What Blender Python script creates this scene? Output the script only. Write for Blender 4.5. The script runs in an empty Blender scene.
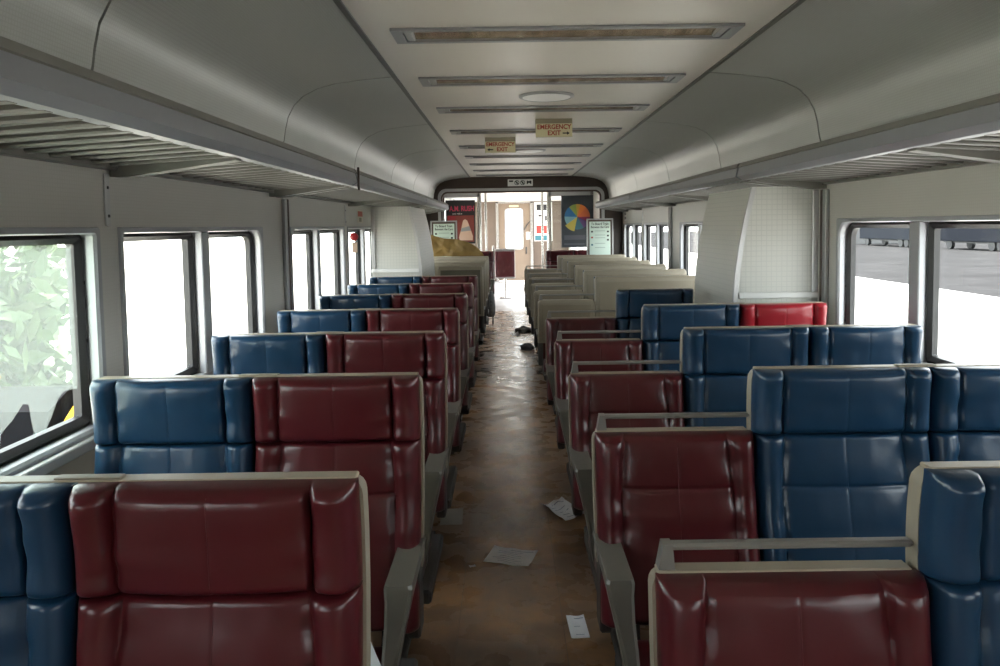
import bpy, bmesh, math, random
from mathutils import Vector, Matrix, noise
random.seed(7)
S = bpy.context.scene
C = S.collection
PI = math.pi

# ------------------------------------------------------------------ camera, sky, exposure
FPX = 758.0
cam_d = bpy.data.cameras.new('camera')
cam_d.sensor_width = 36.0
cam_d.lens = FPX * 36.0 / 1000.0
TILT = math.radians(3.6)
cam_d.shift_x = -0.007
cam_d.shift_y = -(107.0 - FPX * math.tan(TILT)) / 1000.0
cam_d.clip_start = 0.05
cam_d.clip_end = 500
cam = bpy.data.objects.new('camera', cam_d)
C.objects.link(cam)
ZC = 1.53
cam.matrix_world = Matrix.Translation((0, 0, ZC)) @ Matrix.Rotation(PI / 2 - TILT, 4, 'X') @ Matrix.Rotation(-0.0145, 4, 'Z')
S.camera = cam

world = bpy.data.worlds.new('overcast')
S.world = world
world.use_nodes = True
bg = world.node_tree.nodes['Background']
bg.inputs[0].default_value = (0.93, 0.97, 1.0, 1)
bg.inputs[1].default_value = 3.0
sun_d = bpy.data.lights.new('sun', 'SUN'); sun_d.energy = 24.0; sun_d.angle = math.radians(6); sun_d.color = (1.0, 0.95, 0.89)
sun = bpy.data.objects.new('sun', sun_d); C.objects.link(sun)
sun.rotation_euler = (math.radians(-32), 0, math.radians(-1))     # high, from beyond the far end of the car

S.view_settings.view_transform = 'Standard'
S.view_settings.look = 'None'
S.view_settings.gamma = 1
S.view_settings.use_curve_mapping = False
S.view_settings.exposure = 1.4
S.cycles.use_denoising = True
S.cycles.max_bounces = 12
S.cycles.diffuse_bounces = 6
S.cycles.glossy_bounces = 4
S.cycles.transparent_max_bounces = 16
S.cycles.caustics_reflective = False
S.cycles.caustics_refractive = False
S.cycles.sample_clamp_indirect = 6.0

# ------------------------------------------------------------------ materials
MATS = {}
def mat(name, col, rough=0.5, metal=0.0, spec=0.5, coat=0.0, var=0.0, vscale=8.0, bump=0.0, bscale=80.0,
        grid=None, rvar=0.0, coords='Object', sheen=0.0):
    if name in MATS:
        return MATS[name]
    m = bpy.data.materials.new(name)
    m.use_nodes = True
    nt = m.node_tree
    n = nt.nodes
    L = nt.links.new
    p = n['Principled BSDF']
    p.inputs['Base Color'].default_value = (*col, 1)
    p.inputs['Roughness'].default_value = rough
    p.inputs['Metallic'].default_value = metal
    p.inputs['Specular IOR Level'].default_value = spec
    p.inputs['Coat Weight'].default_value = coat
    p.inputs['Coat Roughness'].default_value = 0.2
    tc = n.new('ShaderNodeTexCoord')
    if var or rvar:
        t = n.new('ShaderNodeTexNoise'); t.inputs['Scale'].default_value = vscale; t.inputs['Detail'].default_value = 6
        L(tc.outputs[coords], t.inputs['Vector'])
    last = None
    if var:
        r = n.new('ShaderNodeMapRange'); r.inputs[1].default_value = 0.15; r.inputs[2].default_value = 0.85
        r.inputs[3].default_value = 1 - var; r.inputs[4].default_value = 1 + var * 0.6
        L(t.outputs[0], r.inputs[0])
        mx = n.new('ShaderNodeMix'); mx.data_type = 'RGBA'; mx.blend_type = 'MULTIPLY'; mx.inputs[0].default_value = 1
        mx.inputs[6].default_value = (*col, 1)
        L(r.outputs[0], mx.inputs[7])
        last = mx.outputs[2]
        L(last, p.inputs['Base Color'])
    if rvar:
        r2 = n.new('ShaderNodeMapRange'); r2.inputs[1].default_value = 0.3; r2.inputs[2].default_value = 0.7
        r2.inputs[3].default_value = max(0.03, rough - rvar); r2.inputs[4].default_value = rough + rvar
        L(t.outputs[0], r2.inputs[0]); L(r2.outputs[0], p.inputs['Roughness'])
    if grid:
        pitch, dark, width = grid
        mp = n.new('ShaderNodeMapping'); mp.inputs['Scale'].default_value = (1 / pitch,) * 3
        L(tc.outputs['Object'], mp.inputs[0])
        fr = n.new('ShaderNodeVectorMath'); fr.operation = 'FRACTION'; L(mp.outputs[0], fr.inputs[0])
        sp = n.new('ShaderNodeSeparateXYZ'); L(fr.outputs[0], sp.inputs[0])
        outs = []
        for k in range(3):
            lt = n.new('ShaderNodeMath'); lt.operation = 'LESS_THAN'; lt.inputs[1].default_value = width
            L(sp.outputs[k], lt.inputs[0]); outs.append(lt.outputs[0])
        # pick the two axes that lie in the surface from its normal
        geo = n.new('ShaderNodeNewGeometry')
        ab = n.new('ShaderNodeVectorMath'); ab.operation = 'ABSOLUTE'; L(geo.outputs['True Normal'], ab.inputs[0])
        sn = n.new('ShaderNodeSeparateXYZ'); L(ab.outputs[0], sn.inputs[0])
        acc = None
        for k in range(3):
            g = n.new('ShaderNodeMath'); g.operation = 'LESS_THAN'; g.inputs[1].default_value = 0.8
            L(sn.outputs[k], g.inputs[0])
            mu = n.new('ShaderNodeMath'); mu.operation = 'MULTIPLY'; L(g.outputs[0], mu.inputs[0]); L(outs[k], mu.inputs[1])
            if acc is None: acc = mu.outputs[0]
            else:
                mxm = n.new('ShaderNodeMath'); mxm.operation = 'MAXIMUM'; L(acc, mxm.inputs[0]); L(mu.outputs[0], mxm.inputs[1]); acc = mxm.outputs[0]
        mg = n.new('ShaderNodeMix'); mg.data_type = 'RGBA'
        L(acc, mg.inputs[0])
        if last: L(last, mg.inputs[6])
        else: mg.inputs[6].default_value = (*col, 1)
        mg.inputs[7].default_value = (*dark, 1)
        L(mg.outputs[2], p.inputs['Base Color'])
    if bump:
        t2 = n.new('ShaderNodeTexNoise'); t2.inputs['Scale'].default_value = bscale; t2.inputs['Detail'].default_value = 4
        L(tc.outputs[coords], t2.inputs['Vector'])
        b = n.new('ShaderNodeBump'); b.inputs['Strength'].default_value = bump; b.inputs['Distance'].default_value = 0.01
        L(t2.outputs[0], b.inputs['Height']); L(b.outputs[0], p.inputs['Normal'])
    MATS[name] = m
    return m

BLUE = mat('blue_vinyl', (0.010, 0.041, 0.088), 0.29, spec=0.45, coat=0.12, var=0.10, vscale=6, bump=0.05, bscale=40)
MAROON = mat('maroon_vinyl', (0.080, 0.009, 0.013), 0.29, spec=0.45, coat=0.12, var=0.10, vscale=6, bump=0.05, bscale=40)
RED = mat('red_vinyl', (0.30, 0.012, 0.022), 0.29, spec=0.45, coat=0.12, var=0.10, vscale=6, bump=0.05, bscale=40)
BLUE_S = mat('blue_stitch_glint', (0.02, 0.06, 0.12), 0.4)  # stitches lighter than their vinyl: the seam's highlight is put into the colour
MAROON_S = mat('maroon_stitch_glint', (0.10, 0.02, 0.028), 0.4)
RED_S = mat('red_stitch_glint', (0.40, 0.06, 0.06), 0.4)
SHELL = mat('beige_shell', (0.34, 0.30, 0.23), 0.42, var=0.12, vscale=5, bump=0.02)
CAP = mat('tan_cap', (0.42, 0.36, 0.27), 0.38, var=0.15, vscale=7)
PANEL_B = mat('beige_rear_panel', (0.30, 0.26, 0.195), 0.40, var=0.12, vscale=4)
OLIVE = mat('olive_rear_panel', (0.12, 0.105, 0.075), 0.45, var=0.2, vscale=4)
ARM = mat('grey_arm', (0.15, 0.142, 0.12), 0.38, var=0.15, vscale=10)
RAILM = mat('grey_rail', (0.30, 0.29, 0.27), 0.32, metal=0.5)
DARKFR = mat('dark_frame', (0.05, 0.048, 0.045), 0.5, var=0.2)
LAM = mat('wall_laminate', (0.56, 0.55, 0.51), 0.45, var=0.08, vscale=2.5, grid=(0.012, (0.52, 0.51, 0.47), 0.25))
LAMG = mat('grid_laminate', (0.55, 0.55, 0.51), 0.42, var=0.06, vscale=3, grid=(0.028, (0.48, 0.485, 0.455), 0.16))
LOWW = mat('lower_wall', (0.33, 0.30, 0.25), 0.5, var=0.15, vscale=3)
COVE = mat('cove_laminate', (0.33, 0.335, 0.31), 0.33, var=0.06, vscale=2, bump=0.015, bscale=300, grid=(0.010, (0.295, 0.30, 0.275), 0.3))
CEIL = mat('ceiling_panel', (0.60, 0.56, 0.50), 0.33, var=0.08, vscale=1.5)
ALU = mat('aluminium', (0.50, 0.50, 0.50), 0.38, metal=0.55, var=0.06, vscale=6)
ALUD = mat('aluminium_dull', (0.40, 0.40, 0.40), 0.45, metal=0.5, var=0.1, vscale=6)
FRAMEW = mat('window_frame', (0.36, 0.37, 0.39), 0.42, metal=0.2, var=0.05)
RACK = mat('rack_rail', (0.27, 0.28, 0.30), 0.42, metal=0.35, var=0.05)
SLAT = mat('rack_slat', (0.115, 0.11, 0.095), 0.5, var=0.1)
BRKT = mat('rack_bracket', (0.19, 0.185, 0.165), 0.5, var=0.1)
RUB = mat('rubber', (0.012, 0.012, 0.013), 0.45)
SCREW = mat('screw', (0.05, 0.05, 0.05), 0.5, metal=0.5)
BROWN = mat('brown_bulkhead', (0.045, 0.028, 0.020), 0.45, var=0.2)
BROWNT = mat('brown_trim', (0.075, 0.045, 0.03), 0.45, var=0.2)
STEEL = mat('stainless', (0.62, 0.60, 0.57), 0.25, metal=0.9)
WHITEP = mat('white_panel', (0.72, 0.72, 0.70), 0.4, var=0.05)
DOORM = mat('end_door', (0.27, 0.205, 0.15), 0.35, metal=0.3, var=0.15, vscale=3)
FIXF = mat('fixture_frame', (0.30, 0.30, 0.31), 0.38, metal=0.5)
CREAM = mat('cream_sign', (0.70, 0.65, 0.42), 0.5)
CREAMD = mat('sign_housing', (0.30, 0.27, 0.19), 0.5)
REDT = mat('red_print', (0.36, 0.035, 0.025), 0.5)
BLACK = mat('black_print', (0.012, 0.012, 0.014), 0.5)
PAPER = mat('paper', (0.88, 0.90, 0.95), 0.6, var=0.08, vscale=20)
GREYP = mat('grey_paper', (0.36, 0.35, 0.33), 0.6, var=0.2, vscale=20)
INK = mat('blue_ink', (0.13, 0.17, 0.30), 0.6)
TARP = mat('mustard_tarp', (0.24, 0.145, 0.035), 0.6, var=0.35, vscale=6, bump=0.4, bscale=25)

def lens_mat():
    m = bpy.data.materials.new('lamp_trough'); m.use_nodes = True
    nt = m.node_tree; n = nt.nodes; L = nt.links.new; p = n['Principled BSDF']
    tc = n.new('ShaderNodeTexCoord'); mp = n.new('ShaderNodeMapping'); mp.inputs['Scale'].default_value = (9, 0.6, 0.6)
    L(tc.outputs['Object'], mp.inputs[0])
    t = n.new('ShaderNodeTexNoise'); t.inputs['Scale'].default_value = 1.6; t.inputs['Detail'].default_value = 3; L(mp.outputs[0], t.inputs['Vector'])
    r = n.new('ShaderNodeValToRGB')
    r.color_ramp.elements[0].position = 0.35; r.color_ramp.elements[0].color = (0.30, 0.20, 0.11, 1)
    r.color_ramp.elements[1].position = 0.68; r.color_ramp.elements[1].color = (0.85, 0.70, 0.52, 1)
    L(t.outputs[0], r.inputs[0]); L(r.outputs[0], p.inputs['Base Color'])
    b = n.new('ShaderNodeBump'); b.inputs['Strength'].default_value = 0.5; b.inputs['Distance'].default_value = 0.02
    L(t.outputs[0], b.inputs['Height']); L(b.outputs[0], p.inputs['Normal'])
    p.inputs['Metallic'].default_value = 0.7; p.inputs['Roughness'].default_value = 0.25
    return m
LENS = lens_mat()

def floor_mat():
    m = bpy.data.materials.new('worn_floor'); m.use_nodes = True
    nt = m.node_tree; n = nt.nodes; L = nt.links.new; p = n['Principled BSDF']
    tc = n.new('ShaderNodeTexCoord')
    t = n.new('ShaderNodeTexNoise'); t.inputs['Scale'].default_value = 2.2; t.inputs['Detail'].default_value = 9; t.inputs['Roughness'].default_value = 0.68
    L(tc.outputs['Object'], t.inputs['Vector'])
    r = n.new('ShaderNodeValToRGB')
    e = r.color_ramp.elements
    e[0].position = 0.33; e[0].color = (0.13, 0.088, 0.062, 1)
    e[1].position = 0.70; e[1].color = (0.46, 0.25, 0.11, 1)
    k = e.new(0.5); k.color = (0.23, 0.145, 0.09, 1)
    L(t.outputs[0], r.inputs[0]); L(r.outputs[0], p.inputs['Base Color'])
    t2 = n.new('ShaderNodeTexNoise'); t2.inputs['Scale'].default_value = 7; t2.inputs['Detail'].default_value = 8
    L(tc.outputs['Object'], t2.inputs['Vector'])
    mr = n.new('ShaderNodeMapRange'); mr.inputs[1].default_value = 0.35; mr.inputs[2].default_value = 0.65; mr.inputs[3].default_value = 0.20; mr.inputs[4].default_value = 0.38
    L(t2.outputs[0], mr.inputs[0]); L(mr.outputs[0], p.inputs['Roughness'])
    b = n.new('ShaderNodeBump'); b.inputs['Strength'].default_value = 0.10; b.inputs['Distance'].default_value = 0.01
    L(t2.outputs[0], b.inputs['Height']); L(b.outputs[0], p.inputs['Normal'])
    return m
FLOOR = floor_mat()

def glass_mat(name, haze, tint=(1, 1, 1), seed=0.0):
    m = bpy.data.materials.new(name); m.use_nodes = True
    nt = m.node_tree; n = nt.nodes; L = nt.links.new
    n.remove(n['Principled BSDF']); out = n['Material Output']
    tr = n.new('ShaderNodeBsdfTransparent'); tr.inputs[0].default_value = (*tint, 1)
    tl = n.new('ShaderNodeBsdfTranslucent'); tl.inputs[0].default_value = (0.85, 0.88, 0.88, 1)
    gl = n.new('ShaderNodeBsdfGlossy'); gl.inputs['Roughness'].default_value = 0.0
    m1 = n.new('ShaderNodeMixShader'); m1.inputs[0].default_value = haze
    if haze > 0.1:
        tc = n.new('ShaderNodeTexCoord'); t = n.new('ShaderNodeTexNoise'); t.inputs['Scale'].default_value = 3.0; t.inputs['Detail'].default_value = 6
        L(tc.outputs['Object'], t.inputs['Vector'])
        r = n.new('ShaderNodeMapRange'); r.inputs[1].default_value = 0.3; r.inputs[2].default_value = 0.7
        r.inputs[3].default_value = haze * 0.7; r.inputs[4].default_value = haze * 1.2
        L(t.outputs[0], r.inputs[0]); L(r.outputs[0], m1.inputs[0])
    L(tr.outputs[0], m1.inputs[1]); L(tl.outputs[0], m1.inputs[2])
    m2 = n.new('ShaderNodeMixShader'); m2.inputs[0].default_value = 0.03
    L(m1.outputs[0], m2.inputs[1]); L(gl.outputs[0], m2.inputs[2]); L(m2.outputs[0], out.inputs[0])
    return m
GLASS = glass_mat('clear_glass', 0.0, (0.97, 0.99, 0.98))
GLASSM = glass_mat('milky_film', 0.06, (0.93, 0.99, 0.96))

# ------------------------------------------------------------------ mesh helpers
class MB:
    def __init__(s): s.v = []; s.f = []
    def add(s, vs, fs):
        o = len(s.v); s.v += [tuple(p) for p in vs]; s.f += [tuple(o + i for i in f) for f in fs]; return s
    def box(s, x0, x1, y0, y1, z0, z1, b=0.0):
        if b <= 0:
            vs = [(x, y, z) for x in (x0, x1) for y in (y0, y1) for z in (z0, z1)]
            return s.add(vs, [(0, 1, 3, 2), (4, 6, 7, 5), (0, 4, 5, 1), (2, 3, 7, 6), (0, 2, 6, 4), (1, 5, 7, 3)])
        lo = (x0, y0, z0); hi = (x1, y1, z1); idx = {}; vs = []
        for sg in [(i, j, k) for i in (0, 1) for j in (0, 1) for k in (0, 1)]:
            for a in range(3):
                p = []
                for q in range(3):
                    e = hi[q] if sg[q] else lo[q]
                    if q != a: e += -b if sg[q] else b
                    p.append(e)
                idx[(sg, a)] = len(vs); vs.append(p)
        fs = []
        for a in range(3):
            o = [q for q in range(3) if q != a]
            for sa in (0, 1):
                def K(i, j):
                    sg = [0, 0, 0]; sg[a] = sa; sg[o[0]] = i; sg[o[1]] = j; return idx[(tuple(sg), a)]
                fs.append((K(0, 0), K(1, 0), K(1, 1), K(0, 1)))
            b1, c1 = o
        for c in range(3):
            a, b2 = [q for q in range(3) if q != c]
            for sa in (0, 1):
                for sb in (0, 1):
                    def G(sc, ax):
                        sg = [0, 0, 0]; sg[a] = sa; sg[b2] = sb; sg[c] = sc; return idx[(tuple(sg), ax)]
                    fs.append((G(0, a), G(1, a), G(1, b2), G(0, b2)))
        for sg in [(i, j, k) for i in (0, 1) for j in (0, 1) for k in (0, 1)]:
            fs.append((idx[(sg, 0)], idx[(sg, 1)], idx[(sg, 2)]))
        return s.add(vs, fs)
    def prism(s, poly, axis, a0, a1):
        n = len(poly)
        def P(p, a):
            if axis == 'x': return (a, p[0], p[1])
            if axis == 'y': return (p[0], a, p[1])
            return (p[0], p[1], a)
        vs = [P(p, a0) for p in poly] + [P(p, a1) for p in poly]
        fs = [tuple(range(n)), tuple(range(2 * n - 1, n - 1, -1))] + [(i, (i + 1) % n, n + (i + 1) % n, n + i) for i in range(n)]
        return s.add(vs, fs)
    def loft(s, loops, cap=True, closed=True):
        n = len(loops[0]); vs = [p for l in loops for p in l]; fs = []
        for k in range(len(loops) - 1):
            for i in range(n if closed else n - 1):
                j = (i + 1) % n
                fs.append((k * n + i, k * n + j, (k + 1) * n + j, (k + 1) * n + i))
        if cap:
            fs.append(tuple(range(n))); fs.append(tuple(range((len(loops) - 1) * n, len(loops) * n)))
        return s.add(vs, fs)
    def tube(s, pts, r, seg=10):
        pts = [Vector(p) for p in pts]; loops = []
        for i, p in enumerate(pts):
            t = (pts[min(i + 1, len(pts) - 1)] - pts[max(i - 1, 0)]).normalized()
            u = t.cross(Vector((0, 0, 1)) if abs(t.z) < 0.9 else Vector((1, 0, 0))).normalized(); w = t.cross(u)
            rr = r[i] if isinstance(r, (list, tuple)) else r
            loops.append([tuple(p + u * rr * math.cos(2 * PI * k / seg) + w * rr * math.sin(2 * PI * k / seg)) for k in range(seg)])
        return s.loft(loops)
    def mesh(s, name, m, smooth=False, angle=40, my=1):
        me = bpy.data.meshes.new(name)
        vs = s.v if my == 1 else [(x, -y, z) for x, y, z in s.v]
        me.from_pydata(vs, [], s.f)
        bm = bmesh.new(); bm.from_mesh(me)
        bmesh.ops.recalc_face_normals(bm, faces=bm.faces)
        bm.to_mesh(me); bm.free()
        me.materials.append(m)
        if smooth:
            me.shade_smooth(); me.set_sharp_from_angle(angle=math.radians(angle))
        return me
    def build(s, name, m, parent=None, smooth=False, angle=40, my=1, loc=None):
        return obj(name, s.mesh(name, m, smooth, angle, my), parent, loc)

def obj(name, me, parent=None, loc=None):
    o = bpy.data.objects.new(name, me); C.objects.link(o)
    if parent is not None: o.parent = parent
    if loc is not None: o.location = loc
    return o
def tag(o, label, cat, group=None, kind=None):
    o['label'] = label; o['category'] = cat
    if group: o['group'] = group
    if kind: o['kind'] = kind
    return o
def thing(name, label, cat, loc=(0, 0, 0), rz=0.0, group=None):
    o = bpy.data.objects.new(name, None); C.objects.link(o); o.empty_display_size = 0.1
    o.location = loc; o.rotation_euler = (0, 0, rz)
    return tag(o, label, cat, group)
def struct(o, label=None, cat=None):
    o['kind'] = 'structure'
    if label: o['label'] = label
    if cat: o['category'] = cat
    return o
def copy_tree(o, parent=None):
    c = o.copy(); C.objects.link(c); c.parent = parent
    for ch in list(o.children): copy_tree(ch, c)
    return c
def text(name, body, size, m, parent, loc, rot=(PI / 2, 0, 0), align='CENTER', depth=0.0008, sx=1.0, bold=0.0):
    cu = bpy.data.curves.new(name, 'FONT'); cu.body = body; cu.size = size; cu.align_x = align; cu.align_y = 'CENTER'
    cu.extrude = depth; cu.offset = bold
    cu.resolution_u = 3
    t = bpy.data.objects.new(name + '_tmp', cu); C.objects.link(t)
    bpy.context.view_layer.update()
    me = bpy.data.meshes.new_from_object(t)
    bpy.data.objects.remove(t); bpy.data.curves.remove(cu)
    me.materials.clear(); me.materials.append(m)
    o = obj(name, me, parent, loc); o.rotation_euler = rot; o.scale = (sx, 1, 1)
    return o

# ------------------------------------------------------------------ car body
XL, XR = -1.27, 1.72          # inner wall faces
XM = 0.225                    # centre line
Y0, YB, YE = -2.81, 11.25, 21.0
ZSILL0, ZSILL, ZG0, ZG1, ZHEAD = 0.895, 0.915, 0.95, 1.505, 1.545
TW = 0.09

def sx_(side, x):             # x given for the left side; mirrored for the right
    return x if side < 0 else 2 * XM - x

fl = struct(MB().box(XL - TW, XR + TW, Y0, YE, -0.12, -0.004).build('floor', mat('floor_base', (0.08, 0.06, 0.045), 0.5)))
for a, b in ((XL, -0.205), (-0.203, 0.195), (0.197, XR)):
    MB().box(a, b, Y0, 13.6, -0.004, 0.0).build('floor_sheet', FLOOR, fl)

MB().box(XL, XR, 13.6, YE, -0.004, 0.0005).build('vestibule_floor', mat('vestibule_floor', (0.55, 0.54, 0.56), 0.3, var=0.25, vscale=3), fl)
MODS = [-2.81, 0.76, 4.33, 7.90]
PAIRS = [((0.17, 0.745), (0.845, 1.55)), ((1.77, 2.385), (2.485, 3.13))]
wn = 0
def rrect(y0, y1, z0, z1, r, n=6):
    """rounded rectangle loop; r = (bottom-left, bottom-right, top-right, top-left)"""
    out = []
    for (cy, cz, rr, a0) in ((y0, z0, r[0], PI), (y1, z0, r[1], 1.5 * PI), (y1, z1, r[2], 0), (y0, z1, r[3], 0.5 * PI)):
        ccy = cy + (rr if cy == y0 else -rr); ccz = cz + (rr if cz == z0 else -rr)
        for k in range(n + 1):
            a = a0 + 0.5 * PI * k / n
            out.append((ccy + rr * math.cos(a), ccz + rr * math.sin(a)))
    return out

def wall_side(side):
    global wn
    xw = XL if side < 0 else XR
    s = side
    nm = 'left' if side < 0 else 'right'
    def bx(mb, d0, d1, y0, y1, z0, z1, b=0):   # d = distance outward from the wall face
        xa, xb = xw + s * d0, xw + s * d1
        return mb.box(min(xa, xb), max(xa, xb), y0, y1, z0, z1, b)
    w = struct(bx(MB(), 0, TW, Y0, 15.6, 0, ZSILL0).build('wall_' + nm, LOWW))
    bx(MB(), 0, TW, Y0, 15.6, 1.76, 2.45).build('upper_wall', LAM, w)
    # openings (pairs of panes); last pair of the last module is cut by the bulkhead
    ops = []
    for m0 in MODS:
        for pi_, (p1, p2) in enumerate(PAIRS):
            ops.append((m0 + p1[0] - 0.05, m0 + p2[1] + 0.05, (m0 + p1[0], m0 + p1[1]), (m0 + p2[0], m0 + p2[1]), pi_))
    ops.append((11.55, 13.05, (11.6, 12.25), (12.35, 13.0), 0))
    ops.append((13.35, 14.75, (13.4, 14.0), (14.1, 14.7), 1))
    # laminate panels over windows, one per bay, and posts between windows
    ys = [Y0] + [v for m0 in MODS for v in (m0 + 1.66, m0 + 3.57)] + [13.2, 15.6]
    for a, b in zip(ys[:-1], ys[1:]):
        bx(MB(), 0, TW, a + 0.002, b - 0.002, ZHEAD, 1.758).build('wall_panel', LAM, w)
        if b < 15:
            js = bx(MB(), -0.006, 0.002, b - 0.014, b + 0.014, ZHEAD + 0.004, 1.715, 0.002).build('joint_strip', ALU, w)
            for zz in (1.58, 1.67):
                bx(MB(), -0.009, -0.004, b - 0.005, b + 0.005, zz - 0.005, zz + 0.005, 0.002).build('screw', SCREW, js)
    prev = Y0
    for o in ops + [(15.6, 0, 0, 0, 0)]:
        if o[0] - prev > 0.02:
            bx(MB(), 0, TW, prev, o[0], ZSILL0, ZHEAD).build('wall_post', LAM, w)
        prev = o[1]
    for (a, b, p1, p2, kind) in ops:
        wn += 1
        wd = bpy.data.objects.new('window_%d' % wn, None); C.objects.link(wd); wd.location = (xw, a, ZSILL0); struct(wd)
        off = (-xw, -a, -ZSILL0)
        R = 0.075
        ra = R if kind == 0 else 0.012
        rb = 0.012 if kind == 0 else R
        def P(loop, d): return [(s * d, y - a, z - ZSILL0) for y, z in loop]
        # aluminium surround: flange, reveal
        outer = rrect(a, b, ZSILL0, ZHEAD, (0.002,) * 4)
        fl_ = rrect(a + 0.002, b - 0.002, ZSILL0 + 0.002, ZHEAD - 0.002, (0.01,) * 4)
        inn = rrect(a + 0.022, b - 0.022, ZSILL + 0.01, ZHEAD - 0.018, (ra, rb, rb, ra))
        inn2 = rrect(a + 0.030, b - 0.030, ZSILL + 0.018, ZHEAD - 0.022, (ra, rb, rb, ra))
        MB().loft([P(outer, 0.05), P(outer, 0.0), P(fl_, -0.008), P(inn, -0.008), P(inn2, 0.0), P(inn2, 0.075), P(outer, 0.075)], cap=False).build('frame', FRAMEW, wd, True, 30)
        # mullion
        m0, m1 = p1[1] - 0.005, p2[0] + 0.005
        mu = MB().box(min(-s * 0.004, s * 0.07), max(-s * 0.004, s * 0.07), m0 + 0.015 - a, m1 - 0.015 - a, 0.02, ZHEAD - ZSILL0 - 0.02, 0.004).build('mullion', FRAMEW, wd)
        for pane_i, (pa, pb) in enumerate((p1, p2)):
            q0 = a + 0.03 if pane_i == 0 else m1 - 0.015
            q1 = m0 + 0.015 if pane_i == 0 else b - 0.03
            r0 = ra if pane_i == 0 else 0.012
            r1 = 0.012 if pane_i == 0 else rb
            g0 = rrect(q0, q1, ZSILL + 0.018, ZHEAD - 0.022, (r0, r1, r1, r0))
            g1 = rrect(q0 + 0.026, q1 - 0.026, ZSILL + 0.048, ZHEAD - 0.05, (max(r0 - .02, .01), max(r1 - .02, .01), max(r1 - .02, .01), max(r0 - .02, .01)))
            g2 = rrect(q0 + 0.011, q1 - 0.011, ZSILL + 0.03, ZHEAD - 0.034, (r0, r1, r1, r0))
            MB().loft([P(g0, 0.07), P(g0, 0.035), P(g2, 0.028), P(g1, 0.045), P(g1, 0.07)], cap=False).build('gasket', RUB, wd, True, 30)
            gm = GLASS
            gp = MB().loft([P(g1, 0.055), P(g1, 0.06)])
            gp.build('pane', gm, wd)
            if side < 0 and 0.5 < a < 1.5 and pane_i == 1:
                zb_, zt_ = ZSILL + 0.05, ZHEAD - 0.052
                cut = [(q0 + .032, zb_), (1.93, zb_), (1.94, 1.01), (1.985, 1.032), (2.035, 1.066), (2.060, 1.060), (2.078, zb_ + .002), (2.125, zb_ + .002), (2.160, 1.0), (2.195, 1.046), (2.23, 1.060), (2.265, 1.056), (q1 - .032, 1.052), (q1 - .032, zt_), (q0 + .032, zt_)]
                MB().loft([P(cut, 0.050), P(cut, 0.052)]).build('peeling_film', GLASSM, wd)
        for zz in (0.12, 0.30, 0.48):
            for yy in (b - a - 0.029,):
                MB().box(min(s * .03, s * .042), max(s * .03, s * .042), yy - 0.004, yy + 0.002, zz - 0.006, zz + 0.006, 0.001).build('screw', SCREW, wd)
        sl = MB().box(min(-s * .03, s * .03), max(-s * .03, s * .03), 0.002, b - a - 0.002, -0.012, 0.02, 0.004).build('window_sill', ALU, wd)
    # joint covers (brown edged) between body modules
    for m0 in MODS[1:]:
        if side > 0 and 4 < m0 < 5: m0 = 4.07
        jc = bx(MB(), -0.022, 0.0, m0 - 0.03, m0 + 0.03, 0.0, 1.70, 0.004).build('joint_cover', ALUD, w)
        bx(MB(), -0.026, -0.018, m0 + 0.012, m0 + 0.034, 0.0, 1.70, 0.002).build('joint_edge', BROWNT, jc)
    # heater duct along the foot of the wall
    bx(MB(), -0.05, 0.0, Y0, YB, 0.05, 0.22, 0.01).build('heater_duct', ALUD, w)
    # vestibule part of the wall, with an open side doorway
    for (a, b) in ((15.6, 15.8), (17.8, 18.1), (20.2, YE)):
        bx(MB(), 0, TW, a, b, 0, 2.45).build('vestibule_panel', WHITEP, w)
    for (a, b) in ((15.8, 17.8), (18.1, 20.2)):
        bx(MB(), 0, TW, a, b, 2.02, 2.45).build('door_header', ALUD, w)
    return w
wall_side(-1); wall_side(1)

# ceiling: flat centre panels with slots for the lamps, curved cove panels, roof over everything
ZCE = 2.256
CX0, CX1 = -0.52, 0.97
LY = [-1.9, -0.95, 0.0, 0.98, 1.96, 2.91, 3.82, 4.75, 5.85, 6.95, 7.95, 8.92, 9.9, 10.8]
LX0, LX1, LW = -0.385, 0.85, 0.082
ceil = struct(MB().box(XL - TW, XR + TW, Y0 - .1, YE + .1, 2.45, 2.5).build('ceiling', mat('roof', (0.2, 0.2, 0.2), 0.6)))
prev = Y0
for y in LY + [None]:
    e = YB if y is None else y - LW
    MB().box(CX0, CX1, prev + 0.001, e - 0.001, ZCE, ZCE + 0.02).build('ceiling_panel', CEIL, ceil)
    if y is not None:
        MB().box(CX0, LX0, e - .001, y + LW + .001, ZCE, ZCE + 0.02).build('ceiling_panel', CEIL, ceil)
        MB().box(LX1, CX1, e - .001, y + LW + .001, ZCE, ZCE + 0.02).build('ceiling_panel', CEIL, ceil)
        prev = y + LW
prof = [(-1.11, 1.79), (-1.085, 1.88), (-1.068, 1.96), (-1.06, 2.01), (-1.045, 2.07), (-1.015, 2.125), (-0.97, 2.168), (-0.90, 2.203), (-0.82, 2.224), (-0.70, 2.240), (-0.535, 2.254)]
def cove(side, a, b):
    pts = [(sx_(side, x), z) for x, z in prof]
    back = [(x + side * 0.012 * (1 if i < 7 else 0.3), z + (0.012 if i > 4 else 0.003)) for i, (x, z) in enumerate(pts)]
    loops = []
    for y in (a, b):
        loops.append([(x, y, z) for x, z in pts] + [(x, y, z) for x, z in reversed(back)])
    MB().loft(loops).build('cove_panel', COVE, ceil, True, 35)
seams = [Y0, -1.4, 0.3, 2.0, 3.7, 5.4, 7.1, 8.8, 10.5, YB]
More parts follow.
